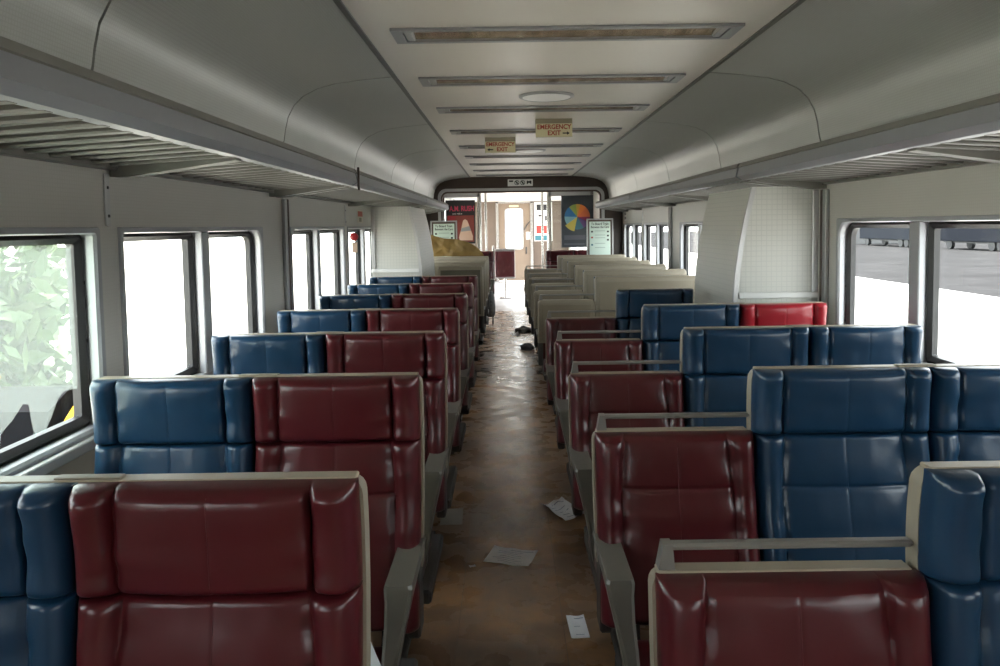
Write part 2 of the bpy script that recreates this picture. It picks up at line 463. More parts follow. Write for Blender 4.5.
for side in (-1, 1):
    for a, b in zip(seams[:-1], seams[1:]):
        cove(side, a + 0.006, b - 0.006)
    x = sx_(side, -0.528)
    MB().box(x - 0.012, x + 0.012, Y0, YB, ZCE - 0.006, ZCE + 0.006, 0.002).build('ceiling_edge_trim', mat('dark_trim', (0.09, 0.088, 0.08), 0.45), ceil)
    # shelf above the rack behind the cove
    xa, xb = sorted((sx_(side, -1.27), sx_(side, -1.10)))
    MB().box(xa, xb, Y0, YB, 1.786, 1.80).build('cove_ledge', BROWNT, ceil)
# ceiling past the bulkhead
MB().box(XL, XR, YB + .1, YE, 2.20, 2.22).build('vestibule_ceiling', mat('vestibule_white', (0.75, 0.73, 0.7), 0.3), ceil)

# ------------------------------------------------------------------ bulkhead arch, end walls
def arch_poly(x0, x1, z1, r, n=8):
    pts = [(x0, 0.0)]
    for k in range(n + 1):
        a = PI - 0.5 * PI * k / n
        pts.append((x0 + r + r * math.cos(a), z1 - r + r * math.sin(a)))
    for k in range(n + 1):
        a = 0.5 * PI - 0.5 * PI * k / n
        pts.append((x1 - r + r * math.cos(a), z1 - r + r * math.sin(a)))
    pts.append((x1, 0.0))
    return pts
def arch_ring(outer, inner, y0, y1):
    mb = MB(); n = len(outer)
    vs = [(x, y0, z) for x, z in outer] + [(x, y0, z) for x, z in inner] + [(x, y1, z) for x, z in outer] + [(x, y1, z) for x, z in inner]
    fs = []
    for i in range(n - 1):
        fs += [(i, i + 1, n + i + 1, n + i), (2 * n + i, 2 * n + i + 1, 3 * n + i + 1, 3 * n + i),
               (i, i + 1, 2 * n + i + 1, 2 * n + i), (n + i, n + i + 1, 3 * n + i + 1, 3 * n + i)]
    fs += [(0, n, 3 * n, 2 * n), (n - 1, 2 * n - 1, 4 * n - 1, 3 * n - 1)]
    return mb.add(vs, fs)
OX0, OX1, OZ = -1.0, 1.45, 2.085
bk = struct(arch_ring(arch_poly(XL, XR, 2.44, 0.02), arch_poly(OX0, OX1, OZ, 0.12), YB, YB + 0.10).build('wall_bulkhead', BROWN, None, True, 30))
arch_ring(arch_poly(OX0 - .005, OX1 + .005, OZ + .005, 0.125), arch_poly(OX0 + .035, OX1 - .035, OZ - .035, 0.10), YB - 0.012, YB + 0.115).build('arch_trim', ALU, bk, True, 30)
arch_ring(arch_poly(OX0 + .036, OX1 - .036, OZ - .036, 0.10), arch_poly(OX0 + .06, OX1 - .06, OZ - .06, 0.08), YB + 0.02, YB + 0.10).build('arch_edge', BROWNT, bk, True, 30)
struct(MB().box(XL - TW, XR + TW, Y0 - 0.1, Y0, -0.1, 2.5).build('wall_behind', LAM))

# far end wall with door
DX0, DX1, DZ = -0.25, 0.70, 2.17
we = bpy.data.objects.new('wall_end', MB().prism([(XL, 0), (DX0, 0), (DX0, DZ), (DX1, DZ), (DX1, 0), (XR, 0), (XR, 2.45), (XL, 2.45)], 'y', YE, YE + 0.08).mesh('wall_end', mat('end_wall_tan', (0.13, 0.095, 0.07), 0.4, var=0.1)))
C.objects.link(we); struct(we)
for xx in (DX0, DX1):
    MB().box(xx - 0.04, xx + 0.04, YE - 0.04, YE, 0, DZ + .04, 0.006).build('door_jamb', STEEL, we)
MB().box(DX0 - .04, DX1 + .04, YE - 0.04, YE, DZ - .02, DZ + .05, 0.006).build('door_head', STEEL, we)
dr = bpy.data.objects.new('door_1', None); C.objects.link(dr); dr.location = (0.5 * (DX0 + DX1), YE + 0.02, 0); struct(dr)
hw = 0.5 * (DX1 - DX0) - 0.005
wx0, wx1, wz0, wz1 = -0.27, 0.25, 0.87, 2.02
o_l = [(x, z) for x, z in rrect(-hw, hw, 0.01, DZ - 0.005, (0.01,) * 4)]
i_l = [(x, z) for x, z in rrect(wx0, wx1, wz0, wz1, (0.09,) * 4)]
MB().loft([[(x, 0.03, z) for x, z in o_l], [(x, 0, z) for x, z in o_l], [(x, 0, z) for x, z in i_l], [(x, 0.03, z) for x, z in i_l], [(x, 0.03, z) for x, z in o_l]], cap=False).build('door_leaf', DOORM, dr)
i2 = rrect(wx0 + .03, wx1 - .03, wz0 + .03, wz1 - .03, (0.07,) * 4)
MB().loft([[(x, 0.0, z) for x, z in i_l], [(x, -0.012, z) for x, z in i_l], [(x, -0.012, z) for x, z in i2], [(x, 0.0, z) for x, z in i2]], cap=False).build('window_gasket', ALUD, dr)
MB().loft([[(x, 0.012, z) for x, z in i2], [(x, 0.016, z) for x, z in i2]]).build('pane', GLASS, dr)
MB().box(0.30, 0.34, -0.05, 0, 0.75, 0.95, 0.01).build('door_handle', DARKFR, dr)
MB().tube([(0.27, -0.03, 1.42), (0.34, -0.03, 1.55), (0.44, -0.03, 1.66)], 0.014).build('latch_bar', DARKFR, dr)
MB().box(-0.14, 0.12, -0.006, 0, 2.05, 2.10).build('door_plate', CREAM, dr)
MB().box(0.32, 0.44, -0.006, 0, 1.15, 1.36).build('door_notice', WHITEP, dr)

# partition screens with posters in the vestibule
YP = 15.0
for side, (a, b), nm in ((-1, (XL, -0.52), 'left'), (1, (0.84, XR), 'right')):
    sc = struct(MB().box(a, b, YP, YP + 0.05, 0, 1.02).build('wall_partition_' + nm, WHITEP))
    MB().box(a + .05, b - .05, YP + 0.02, YP + 0.028, 1.02, 2.10).build('pane', GLASS, sc)
    fx = [(a if side < 0 else b - 0.06, (a + 0.06) if side < 0 else b), ((b - 0.05) if side < 0 else a, b if side < 0 else (a + 0.05))]
    for q0, q1 in fx:
        MB().box(q0, q1, YP - 0.02, YP, 0, 2.19, 0.005).build('screen_frame', BROWNT if q0 in (a, ) and side < 0 or q1 == b and side > 0 else STEEL, sc)
    MB().box(a, b, YP - 0.02, YP, 2.10, 2.19, 0.005).build('screen_frame', ALUD, sc)
    pxs = (-0.505, -0.40) if side < 0 else (0.71, 0.82)
    for px_ in pxs:
        t = tag(MB().tube([(0, 0, 0), (0, 0, 2.199)], 0.022, 12).build('grab_pole', STEEL, None, True, 40, loc=(px_, YP - 0.06, 0)),
            'upright stainless pole %s the %s poster screen' % ('beside' if abs(px_) in (0.505, 0.82) else 'nearer the end door, by', nm), 'pole', 'stainless poles by the screens')

# posters
pl = thing('poster', 'red poster with pink capital letters and a pale bottle-like shape', 'poster', (-0.90, YP - 0.022, 1.62))
MB().box(-0.29, 0.29, -0.012, -0.001, -0.42, 0.43).build('board', BLACK, pl)
MB().box(-0.265, 0.265, -0.0155, -0.012, -0.39, 0.13).build('picture', mat('poster_rust', (0.20, 0.035, 0.025), 0.5, var=0.3, vscale=6), pl)
MB().box(-0.255, -0.10, -0.0158, -0.012, -0.30, 0.12).build('red_block', mat('poster_red', (0.25, 0.012, 0.02), 0.5), pl)
PINK = mat('poster_pink', (0.50, 0.03, 0.09), 0.5)
text('lettering', 'A.M. RUSH', 0.145, PINK, pl, (0.03, -0.013, 0.26), sx=0.72, bold=0.003)
text('lettering', 'your ride in', 0.05, WHITEP, pl, (-0.06, -0.013, 0.165), sx=0.8)
bot = [(-0.02, -0.36), (0.235, -0.36), (0.24, -0.28), (0.20, -0.16), (0.155, -0.03), (0.13, 0.03), (0.09, 0.055), (0.05, 0.03), (0.03, -0.05), (0.005, -0.16), (-0.035, -0.30)]
MB().prism(bot, 'y', -0.018, -0.0155).build('bottle_picture', mat('poster_peach', (0.62, 0.42, 0.32), 0.5), pl)
MB().prism([(0.018, -0.12), (0.17, -0.08), (0.20, -0.17), (0.0, -0.19)], 'y', -0.0195, -0.018).build('band', mat('poster_grey', (0.28, 0.29, 0.30), 0.5), pl)
pr = thing('poster', 'dark slate poster with a wheel of coloured wedges', 'poster', (1.40, YP - 0.022, 1.60))
MB().box(-0.315, 0.315, -0.012, -0.001, -0.51, 0.51).build('board', mat('poster_slate', (0.020, 0.028, 0.036), 0.35), pr)
cols = [(0, 45, (0.45, 0.10, 0.03)), (45, 75, (0.50, 0.13, 0.02)), (75, 95, (0.36, 0.22, 0.03)), (95, 130, (0.16, 0.22, 0.04)), (130, 178, (0.01, 0.10, 0.24)), (178, 215, (0.12, 0.25, 0.30)), (215, 258, (0.36, 0.30, 0.05)), (258, 300, (0.02, 0.10, 0.13)), (300, 335, (0.07, 0.03, 0.12)), (335, 360, (0.18, 0.01, 0.05))]
for i, (a0, a1, cc) in enumerate(cols):
    R_ = 0.25 if not 215 <= a0 < 258 else 0.29
    pts = [(0, 0)] + [(R_ * math.cos(math.radians(a0 + (a1 - a0) * k / 6)), R_ * math.sin(math.radians(a0 + (a1 - a0) * k / 6))) for k in range(7)]
    MB().prism([(x, z + 0.09) for x, z in pts], 'y', -0.0145, -0.012).build('wedge', mat('wedge_%d' % i, cc, 0.4), pr)
MB().box(-0.26, 0.16, -0.0145, -0.012, -0.36, -0.27).build('text_block', mat('slate_text', (0.06, 0.065, 0.08), 0.5), pr)
MB().box(-0.26, 0.16, -0.0145, -0.012, -0.46, -0.43).build('text_block', MATS['slate_text'], pr)
# map board right of the end door
mbd = thing('notice_board', 'white notice board with black, red and teal blocks right of end door', 'notice board', (1.02, YE - 0.012, 1.75))
MB().box(-0.25, 0.25, -0.006, 0.01, -0.65, 0.42).build('board', WHITEP, mbd)
for (x, z, w_, h_, m_) in ((-0.12, 0.28, .12, .16, BLACK), (0.06, 0.28, .12, .16, BLACK), (-0.08, 0.05, .1, .05, BLACK), (0.1, -0.02, .1, .14, BLACK), (-0.12, -0.33, .14, .22, REDT), (0.08, -0.33, .14, .22, REDT), (0, -0.56, .46, .14, mat('teal_print', (0.03, 0.16, 0.2), 0.5))):
    MB().box(x - w_ / 2, x + w_ / 2, -0.009, -0.006, z - h_ / 2, z + h_ / 2).build('block', m_, mbd)

# pictogram plate on bulkhead header
ip = thing('pictogram_sign', 'small white plate with four black pictograms on the brown header', 'sign', (0.215, YB - 0.002, 2.165))
MB().box(-0.185, 0.185, -0.008, 0, -0.05, 0.05, 0.002).build('plate', WHITEP, ip)
MB().box(-0.165, -0.105, -0.0095, -0.008, 0.012, 0.035).build('pictogram', BLACK, ip)
for cx in (-0.05, 0.035):
    ring = MB(); n = 20
    for y0 in (-0.0095,):
        lo = [(cx + 0.036 * math.cos(2 * PI * k / n), y0, 0.036 * math.sin(2 * PI * k / n)) for k in range(n)]
        li = [(cx + 0.027 * math.cos(2 * PI * k / n), y0, 0.027 * math.sin(2 * PI * k / n)) for k in range(n)]
        ring.loft([[(a, -0.008, c) for a, _, c in lo], lo, li, [(a, -0.008, c) for a, _, c in li]], cap=False)
    d = 0.024
    ring.prism([(cx - d - .006, d - .004), (cx - d + .004, d + .006), (cx + d + .006, -d + .004), (cx + d - .004, -d - .006)], 'y', -0.0095, -0.008)
    ring.prism([(cx - .012, -.015), (cx + .008, -.015), (cx + .012, .012), (cx - .004, .02)], 'y', -0.0093, -0.008)
    ring.build('pictogram', BLACK, ip)
MB().prism([(0.095, -.02), (0.112, -.02), (0.118, -0.006), (0.142, -0.006), (0.148, -.02), (0.165, -.02), (0.165, .024), (0.148, .03), (0.128, .018), (0.108, .03), (0.095, .02)], 'y', -0.0095, -0.008).build('pictogram', BLACK, ip)

# ------------------------------------------------------------------ ceiling lamps, hatch, exit signs
ORD = ['nearest', 'second', 'third', 'fourth', 'fifth', 'sixth', 'seventh', 'eighth', 'ninth']
lw = LX1 - LX0
lamp_meshes = None
vis = 0
for y in LY:
    if y < 1.0: continue
    if y < 2.5:
        lab = 'unlit ceiling lamp slot overhead, just above the top of the view'
    else:
        lab = 'unlit ceiling lamp strip in grey frame, %s from the camera' % ORD[vis]; vis += 1
    t = thing('ceiling_light', lab, 'ceiling light', (0.5 * (LX0 + LX1), y, ZCE - 0.001), group='ceiling lamp strips')
    if lamp_meshes is None:
        fr = MB()
        H = lw / 2
        a = [(-H - .03, -LW - .018), (H + .03, -LW - .018), (H + .03, LW + .018), (-H - .03, LW + .018)]
        b = [(-H + .012, -LW + .010), (H - .012, -LW + .010), (H - .012, LW - .010), (-H + .012, LW - .010)]
        P3 = lambda l, z: [(x, yy, z) for x, yy in l]
        fr.loft([P3(a, 0), P3(a, -0.010), P3(b, -0.010), P3(b, 0.045)], cap=False)
        ln = MB()
        nx = 30
        prof_l = [(-LW + .008, 0.0), (-LW * .5, 0.007), (0, 0.010), (LW * .5, 0.007), (LW - .008, 0.0)]
        ln.loft([[(x, yy, zz) for yy, zz in prof_l] for x in [-H + .02 + (2 * H - .04) * k / nx for k in range(nx + 1)]], cap=False, closed=False)
        ec = MB().box(-0.015, 0.015, -LW + .012, LW - .012, 0.0, 0.02, 0.003)
        lamp_meshes = (fr.mesh('frame', FIXF), ln.mesh('lamp_trough', LENS, True, 50), ec.mesh('end_cap', ALUD))
    obj('frame', lamp_meshes[0], t); obj('lamp_trough', lamp_meshes[1], t)
    obj('end_cap', lamp_meshes[2], t, (-H + 0.03, 0, -0.008)); obj('end_cap', lamp_meshes[2], t, (H - 0.03, 0, -0.008))
def disc(loops):
    mb = MB(); n = 32
    return mb.loft([[(r * math.cos(2 * PI * k / n), r * math.sin(2 * PI * k / n), z) for k in range(n)] for r, z in loops])
for y, lab in ((4.30, 'round white ceiling speaker plate between second and third lamp strips'), (7.35, 'distant round white ceiling speaker plate past the exit signs')):
    t = thing('speaker_plate', lab, 'speaker', (0.235, y, ZCE), group='ceiling speaker plates')
    disc([(0.155, 0), (0.155, -0.008), (0.14, -0.014), (0.135, -0.011)]).build('rim', ALUD, t, True, 50)  # darker metal paints the shadow around the plate
    disc([(0.134, -0.006), (0.134, -0.012), (0.10, -0.018), (0.04, -0.022)]).build('cover', mat('bright_white', (0.88, 0.87, 0.85), 0.4), t, True, 50)
def exit_sign(x, y, arrow, lab):
    t = thing('exit_sign', lab, 'sign', (x, y, ZCE), group='emergency exit signs')
    w2 = 0.125
    MB().prism([(0, 0), (0, -0.012), (-0.005, -0.022), (0.07, -0.022), (0.20, 0)], 'x', -w2, w2)
    MB().prism([(0, -0.028), (0, -0.125), (0.012, -0.125), (0.09, 0.0), (-0.0, 0.0)], 'x', -w2, w2).build('housing', CREAMD, t)
    f = MB().box(-w2 + .001, w2 - .001, -0.006, -0.0005, -0.124, -0.034, 0.002).build('face', CREAM, t)
    text('lettering', 'EMERGENCY', 0.044, REDT, f, (0, -0.0065, -0.058), bold=0.0012, sx=0.92)
    text('lettering', 'EXIT', 0.044, REDT, f, (0.0 if arrow > 0 else 0.015, -0.0065, -0.099), bold=0.0012)
    ax = 0.08 if arrow > 0 else -0.08
    s = arrow
    MB().prism([(ax - s * .022, -.096), (ax + s * .008, -.096), (ax + s * .008, -.088), (ax + s * .026, -.100), (ax + s * .008, -.112), (ax + s * .008, -.104), (ax - s * .022, -.104)], 'y', -0.0075, -0.006).build('arrow', BLACK, f)
    return t
exit_sign(0.335, 5.22, 1, 'cream emergency exit sign with arrow pointing right')
exit_sign(-0.04, 6.27, -1, 'cream emergency exit sign with arrow pointing left')

# ------------------------------------------------------------------ luggage racks
slat_me = {}
def rack(side, a, b, lab, brs):
    t = thing('luggage_rack', lab, 'luggage rack', (sx_(side, -1.27), a, 1.76), group='overhead luggage racks')
    ox = sx_(side, -1.27)
    X = lambda x: sx_(side, x) - ox
    L_ = b - a
    rp = [(-.875, 1.760), (-.835, 1.760), (-.806, 1.780), (-.816, 1.832), (-.828, 1.846), (-.852, 1.846), (-.852, 1.79), (-.875, 1.785)]
    MB().prism([(X(x), z - 1.76) for x, z in rp], 'y', 0.004, L_ - 0.004).build('front_rail', RACK, t)
    MB().prism([(X(-.8165), .066), (X(-.810), .070), (X(-.822), .092), (X(-.834), .094), (X(-.832), .088)], 'y', 0.004, L_ - 0.004).build('rail_lip', BRKT, t)
    x0, x1 = sorted((X(-1.268), X(-1.235)))
    MB().box(x0, x1, 0.0, L_, -0.035, -0.005, 0.004).build('wall_rail', BRKT, t)
    if side not in slat_me:
        w = MB()
        pf = [(-0.019, 0.022), (-0.019, -0.008), (-0.014, -0.013), (0.014, -0.013), (0.019, -0.008), (0.019, 0.022)]
        xa, xb = X(-1.245), X(-.865)
        w.loft([[(xa, p, q - 0.012) for p, q in pf], [(xb, p, q + 0.012) for p, q in pf]])
        slat_me[side] = w.mesh('slat', SLAT)
    n = int(L_ / 0.105)
    for k in range(n):
        obj('slat', slat_me[side], t, (0, (k + 0.5) * L_ / n, 0))
    for yb in brs:
        yy = yb - a
        MB().prism([(X(-1.262), -0.055), (X(-1.20), -0.055), (X(-.86), -0.008), (X(-.86), 0.004), (X(-1.262), -0.02)], 'y', yy - 0.028, yy + 0.028).build('bracket', BRKT, t)
    return t
for side, nm in ((-1, 'left'), (1, 'right')):
    rack(side, -0.6, 4.14, 'grey slatted luggage rack over the nearest %s windows' % nm, [0.75, 2.46, 4.09])
    rack(side, 4.16, 7.76, 'middle section of grey slatted luggage rack on the %s' % nm, [4.21, 6.1, 7.7])
    rack(side, 7.78, 10.75, 'farthest section of luggage rack on the %s, by the brown arch' % nm, [7.83, 9.6, 10.68])
# ------------------------------------------------------------------ equipment cabinets beside the wall
def cabinet(side, ya, yb, lab):
    xw = XL if side < 0 else XR
    t = thing('wall_cabinet', lab, 'cabinet', (xw, ya, 0), group='curved wall cabinets')
    s = -side
    ins = [(0.0, 0.49), (0.9, 0.495), (1.12, 0.487), (1.25, 0.478), (1.4, 0.458), (1.55, 0.43), (1.70, 0.395), (1.722, 0.39)]
    G = 0.026
    D = yb - ya
    fp = [(s * G, 0.0)] + [(s * (d - 0.012), z) for z, d in ins] + [(s * G, 1.722)]
    MB().prism(fp, 'y', 0.004, 0.02).build('front_panel', LAMG, t)
    MB().prism(fp, 'y', D - 0.02, D).build('rear_panel', LAMG, t)
    sd = MB()
    sd.loft([[(s * (d - 0.012), 0.02, z) for z, d in ins] + [(s * (d - 0.03), 0.02, z) for z, d in reversed(ins)],
             [(s * (d - 0.012), D - 0.02, z) for z, d in ins] + [(s * (d - 0.03), D - 0.02, z) for z, d in reversed(ins)]])
    sd.build('side_panel', LAMG, t, True, 30)
    tr = MB()
    tr.loft([[(s * d, y, z) for z, d in ins] + [(s * (d - 0.026), y, z) for z, d in reversed(ins)] for y in (-0.004, 0.024)])
    tr.build('corner_trim', ALU, t, True, 30)
    x0, x1 = sorted((s * 0.024, s * 0.46))
    MB().box(x0, x1, -0.012, 0.006, 1.115, 1.15, 0.005).build('ledge', WHITEP, t)
    x0, x1 = sorted((s * 0.028, s * 0.06))
    MB().box(x0, x1, -0.008, 0.006, 1.15, 1.70, 0.003).build('edge_trim', ALU, t)
    for zz in (1.2, 1.42, 1.62):
        dd = [d for z, d in ins if z >= zz][0]
        x0, x1 = sorted((s * (dd - 0.006), s * (dd - 0.018)))
    return t
cabinet(1, 4.12, 5.02, 'pale gridded wall cabinet with curved edge behind the red seat back')
cabinet(-1, 6.98, 8.30, 'pale gridded wall cabinet with curved edge, at the end of the left seats')

# ------------------------------------------------------------------ seats
YB_PTS = [(0.38, -0.135), (0.55, -0.085), (0.70, -0.042), (0.82, -0.014), (0.945, 0.0), (1.03, 0.0), (1.12, -0.012)]
def yb(z):
    if z <= YB_PTS[0][0]: return YB_PTS[0][1]
    for (a, ya), (b, y2) in zip(YB_PTS[:-1], YB_PTS[1:]):
        if z <= b:
            t = (z - a) / (b - a); t = t * t * (3 - 2 * t) * 0.4 + t * 0.6
            return ya + (y2 - ya) * t
    return YB_PTS[-1][1]
def rnd(e, r): 
    q = 1 - min(1.0, max(0.0, e) / r); return math.sqrt(max(0.0, 1 - q * q))
def samples(w, n, extra):
    s = set(round(w * k / n, 5) for k in range(n + 1))
    for e in extra:
        for d in (-0.012, -0.006, -0.003, 0, 0.003, 0.006, 0.012):
            if 0 < e + d < w: s.add(round(e + d, 5))
    for d in (0.003, 0.008, 0.015):
        s.add(d); s.add(round(w - d, 5))
    return sorted(s)
def back_cushion(x0, x1, z0, z1, T, wl, wr, wb, seam=None, seed=0.0, head=False, rt=0.022, rb=0.022):
    """upholstered section: a centre panel with a raised bolster at each side, front towards -y"""
    w, h = x1 - x0, z1 - z0
    us = samples(w, 40, (wl, w - wr, w * 0.5))
    vs = samples(h, 18 if head else 34, (seam,) if seam else ())
    r = 0.030
    def depth(u, v):
        ev = min(v, h - v)
        # bolster borders drift with height for the lower section
        a, b = wl, w - wr
        if not head:
            f = 0.022 * math.sin(PI * min(1, v / h)) 
            a -= f * 0.6; b += f * 0.6
        d = T
        if u < a:
            t = u / a; d = T - 0.008 + wb * math.sqrt(max(0, 1 - (1.9 * t - 0.95) ** 2))
        elif u > b:
            t = (w - u) / (w - b); d = T - 0.008 + wb * math.sqrt(max(0, 1 - (1.9 * t - 0.95) ** 2))
        else:
            q = (u - 0.5 * (a + b)) / (0.5 * (b - a))
            d = T + 0.014 * (1 - abs(q) ** 3) + (0.010 * (1 - ((v - h * .45) / (h * .55)) ** 2) if head else 0.008 * math.sin(PI * v / h))
            d -= 0.0012 * math.exp(-((u - w * .5) / 0.003) ** 2)
            if seam: d -= 0.0035 * math.exp(-((v - seam) / 0.006) ** 2)
        for g in (a, b):
            d -= (0.010 * math.exp(-((u - g) / 0.006) ** 2) if head else 0.004 * math.exp(-((u - g) / 0.010) ** 2))
        nz = noise.noise(Vector((u * 9 + seed, v * 9, seed * 3.1))) * 0.004 + noise.noise(Vector((u * 30 + seed, v * 14, seed))) * 0.0015
        # puckers along the bolster
        near = max(math.exp(-((u - a) / 0.03) ** 2), math.exp(-((u - b) / 0.03) ** 2))
        nz += 0.0028 * near * math.sin(v * 75 + 6 * noise.noise(Vector((v * 6, seed, 1))))
        d += nz
        k = rnd(min(u, w - u) + 0.004, r) * rnd(v + 0.004, rb) * rnd(h - v + 0.004, rt)
        return max(0.006, d * (0.22 + 0.78 * k))
    V = []; F = []
    nu, nv = len(us), len(vs)
    for v in vs:
        for u in us:
            z = z0 + v
            V.append((x0 + u, yb(z) - depth(u, v), z))
    for j in range(nv - 1):
        for i in range(nu - 1):
            F.append((j * nu + i, j * nu + i + 1, (j + 1) * nu + i + 1, (j + 1) * nu + i))
    border = [i for i in range(nu)] + [j * nu + nu - 1 for j in range(1, nv)] + [(nv - 1) * nu + i for i in range(nu - 2, -1, -1)] + [j * nu for j in range(nv - 2, 0, -1)]
    o = len(V)
    for b in border:
        x, y, z = V[b]; V.append((x, yb(z), z))
    m = len(border)
    for k in range(m):
        F.append((border[k], border[(k + 1) % m], o + (k + 1) % m, o + k))
    F.append(tuple(range(o, o + m)))
    mb = MB(); mb.v = V; mb.f = F
    # stitch line down the middle, seam highlight painted in its lighter colour
    st = MB()
    L1, L2 = [], []
    vv = [h * (0.06 + 0.88 * k / 14) for k in range(15)]
    lo = []
    for v in vv:
        z = z0 + v
        yy = yb(z) - depth(w * .5, v)
        lo.append([(x0 + w * .5 - 0.0012, yy + 0.001, z), (x0 + w * .5, yy - 0.0009, z), (x0 + w * .5 + 0.0012, yy + 0.001, z)])
    st.loft(lo)
    return mb, st
def seat_cushion(x0, x1, y0, y1, z0, z1, seed=0.0):
    """y0 = front (more negative)"""
    w, dpt = x1 - x0, y1 - y0
    us = samples(w, 20, ()); vs = samples(dpt, 20, ())
    V = []; F = []; nu, nv = len(us), len(vs)
    for v in vs:
        for u in us:
            k = rnd(min(u, w - u) + .004, 0.035) * rnd(min(v, dpt - v) + .004, 0.05)
            z = z0 + (z1 - z0) * (0.35 + 0.65 * k) + 0.012 * math.sin(PI * u / w) * math.sin(PI * v / dpt) + 0.003 * noise.noise(Vector((u * 8 + seed, v * 8, 0)))
            V.append((x0 + u, y0 + v, z))
    for j in range(nv - 1):
        for i in range(nu - 1):
            F.append((j * nu + i, j * nu + i + 1, (j + 1) * nu + i + 1, (j + 1) * nu + i))
    border = [i for i in range(nu)] + [j * nu + nu - 1 for j in range(1, nv)] + [(nv - 1) * nu + i for i in range(nu - 2, -1, -1)] + [j * nu for j in range(nv - 2, 0, -1)]
    o = len(V)
    for b in border:
        x, y, z = V[b]; V.append((x, y, z0))
    m = len(border)
    for k in range(m): F.append((border[k], border[(k + 1) % m], o + (k + 1) % m, o + k))
    F.append(tuple(range(o, o + m)))
    mb = MB(); mb.v = V; mb.f = F
    return mb
def shell(x0, x1, z0, z1, r0, r1):
    """moulded back shell; r0/r1 round the top corners"""
    T = 0.048
    zs = [z0 + (z1 - 0.03 - z0) * k / 12 for k in range(13)] + [z1 - 0.03 + 0.03 * t for t in (0.35, 0.65, 0.88, 1.0)]
    loops = []
    for z in zs:
        q = max(0.0, (z - (z1 - 0.03)) / 0.03)
        def ins(r): return r * (1 - math.sqrt(max(0, 1 - q * q)))
        a, b = x0 + ins(r0), x1 - ins(r1)
        y = yb(z); c = 0.010
        yf, yr = y + 0.0, y + T - 0.012 * q * q
        loops.append([(a, yf, z), (b, yf, z), (b + 0, yr - c, z), (b - c, yr, z), (a + c, yr, z), (a, yr - c, z)])
    return MB().loft(loops)
def cap_strip(x0, x1, z1):
    y = yb(z1)
    return MB().box(x0 + 0.010, x1 - 0.010, y - 0.004, y + 0.030, z1 - 0.004, z1 + 0.003, 0.002)
VIN = {'b': (BLUE, BLUE_S), 'm': (MAROON, MAROON_S), 'r': (RED, RED_S)}
MESHC = {}
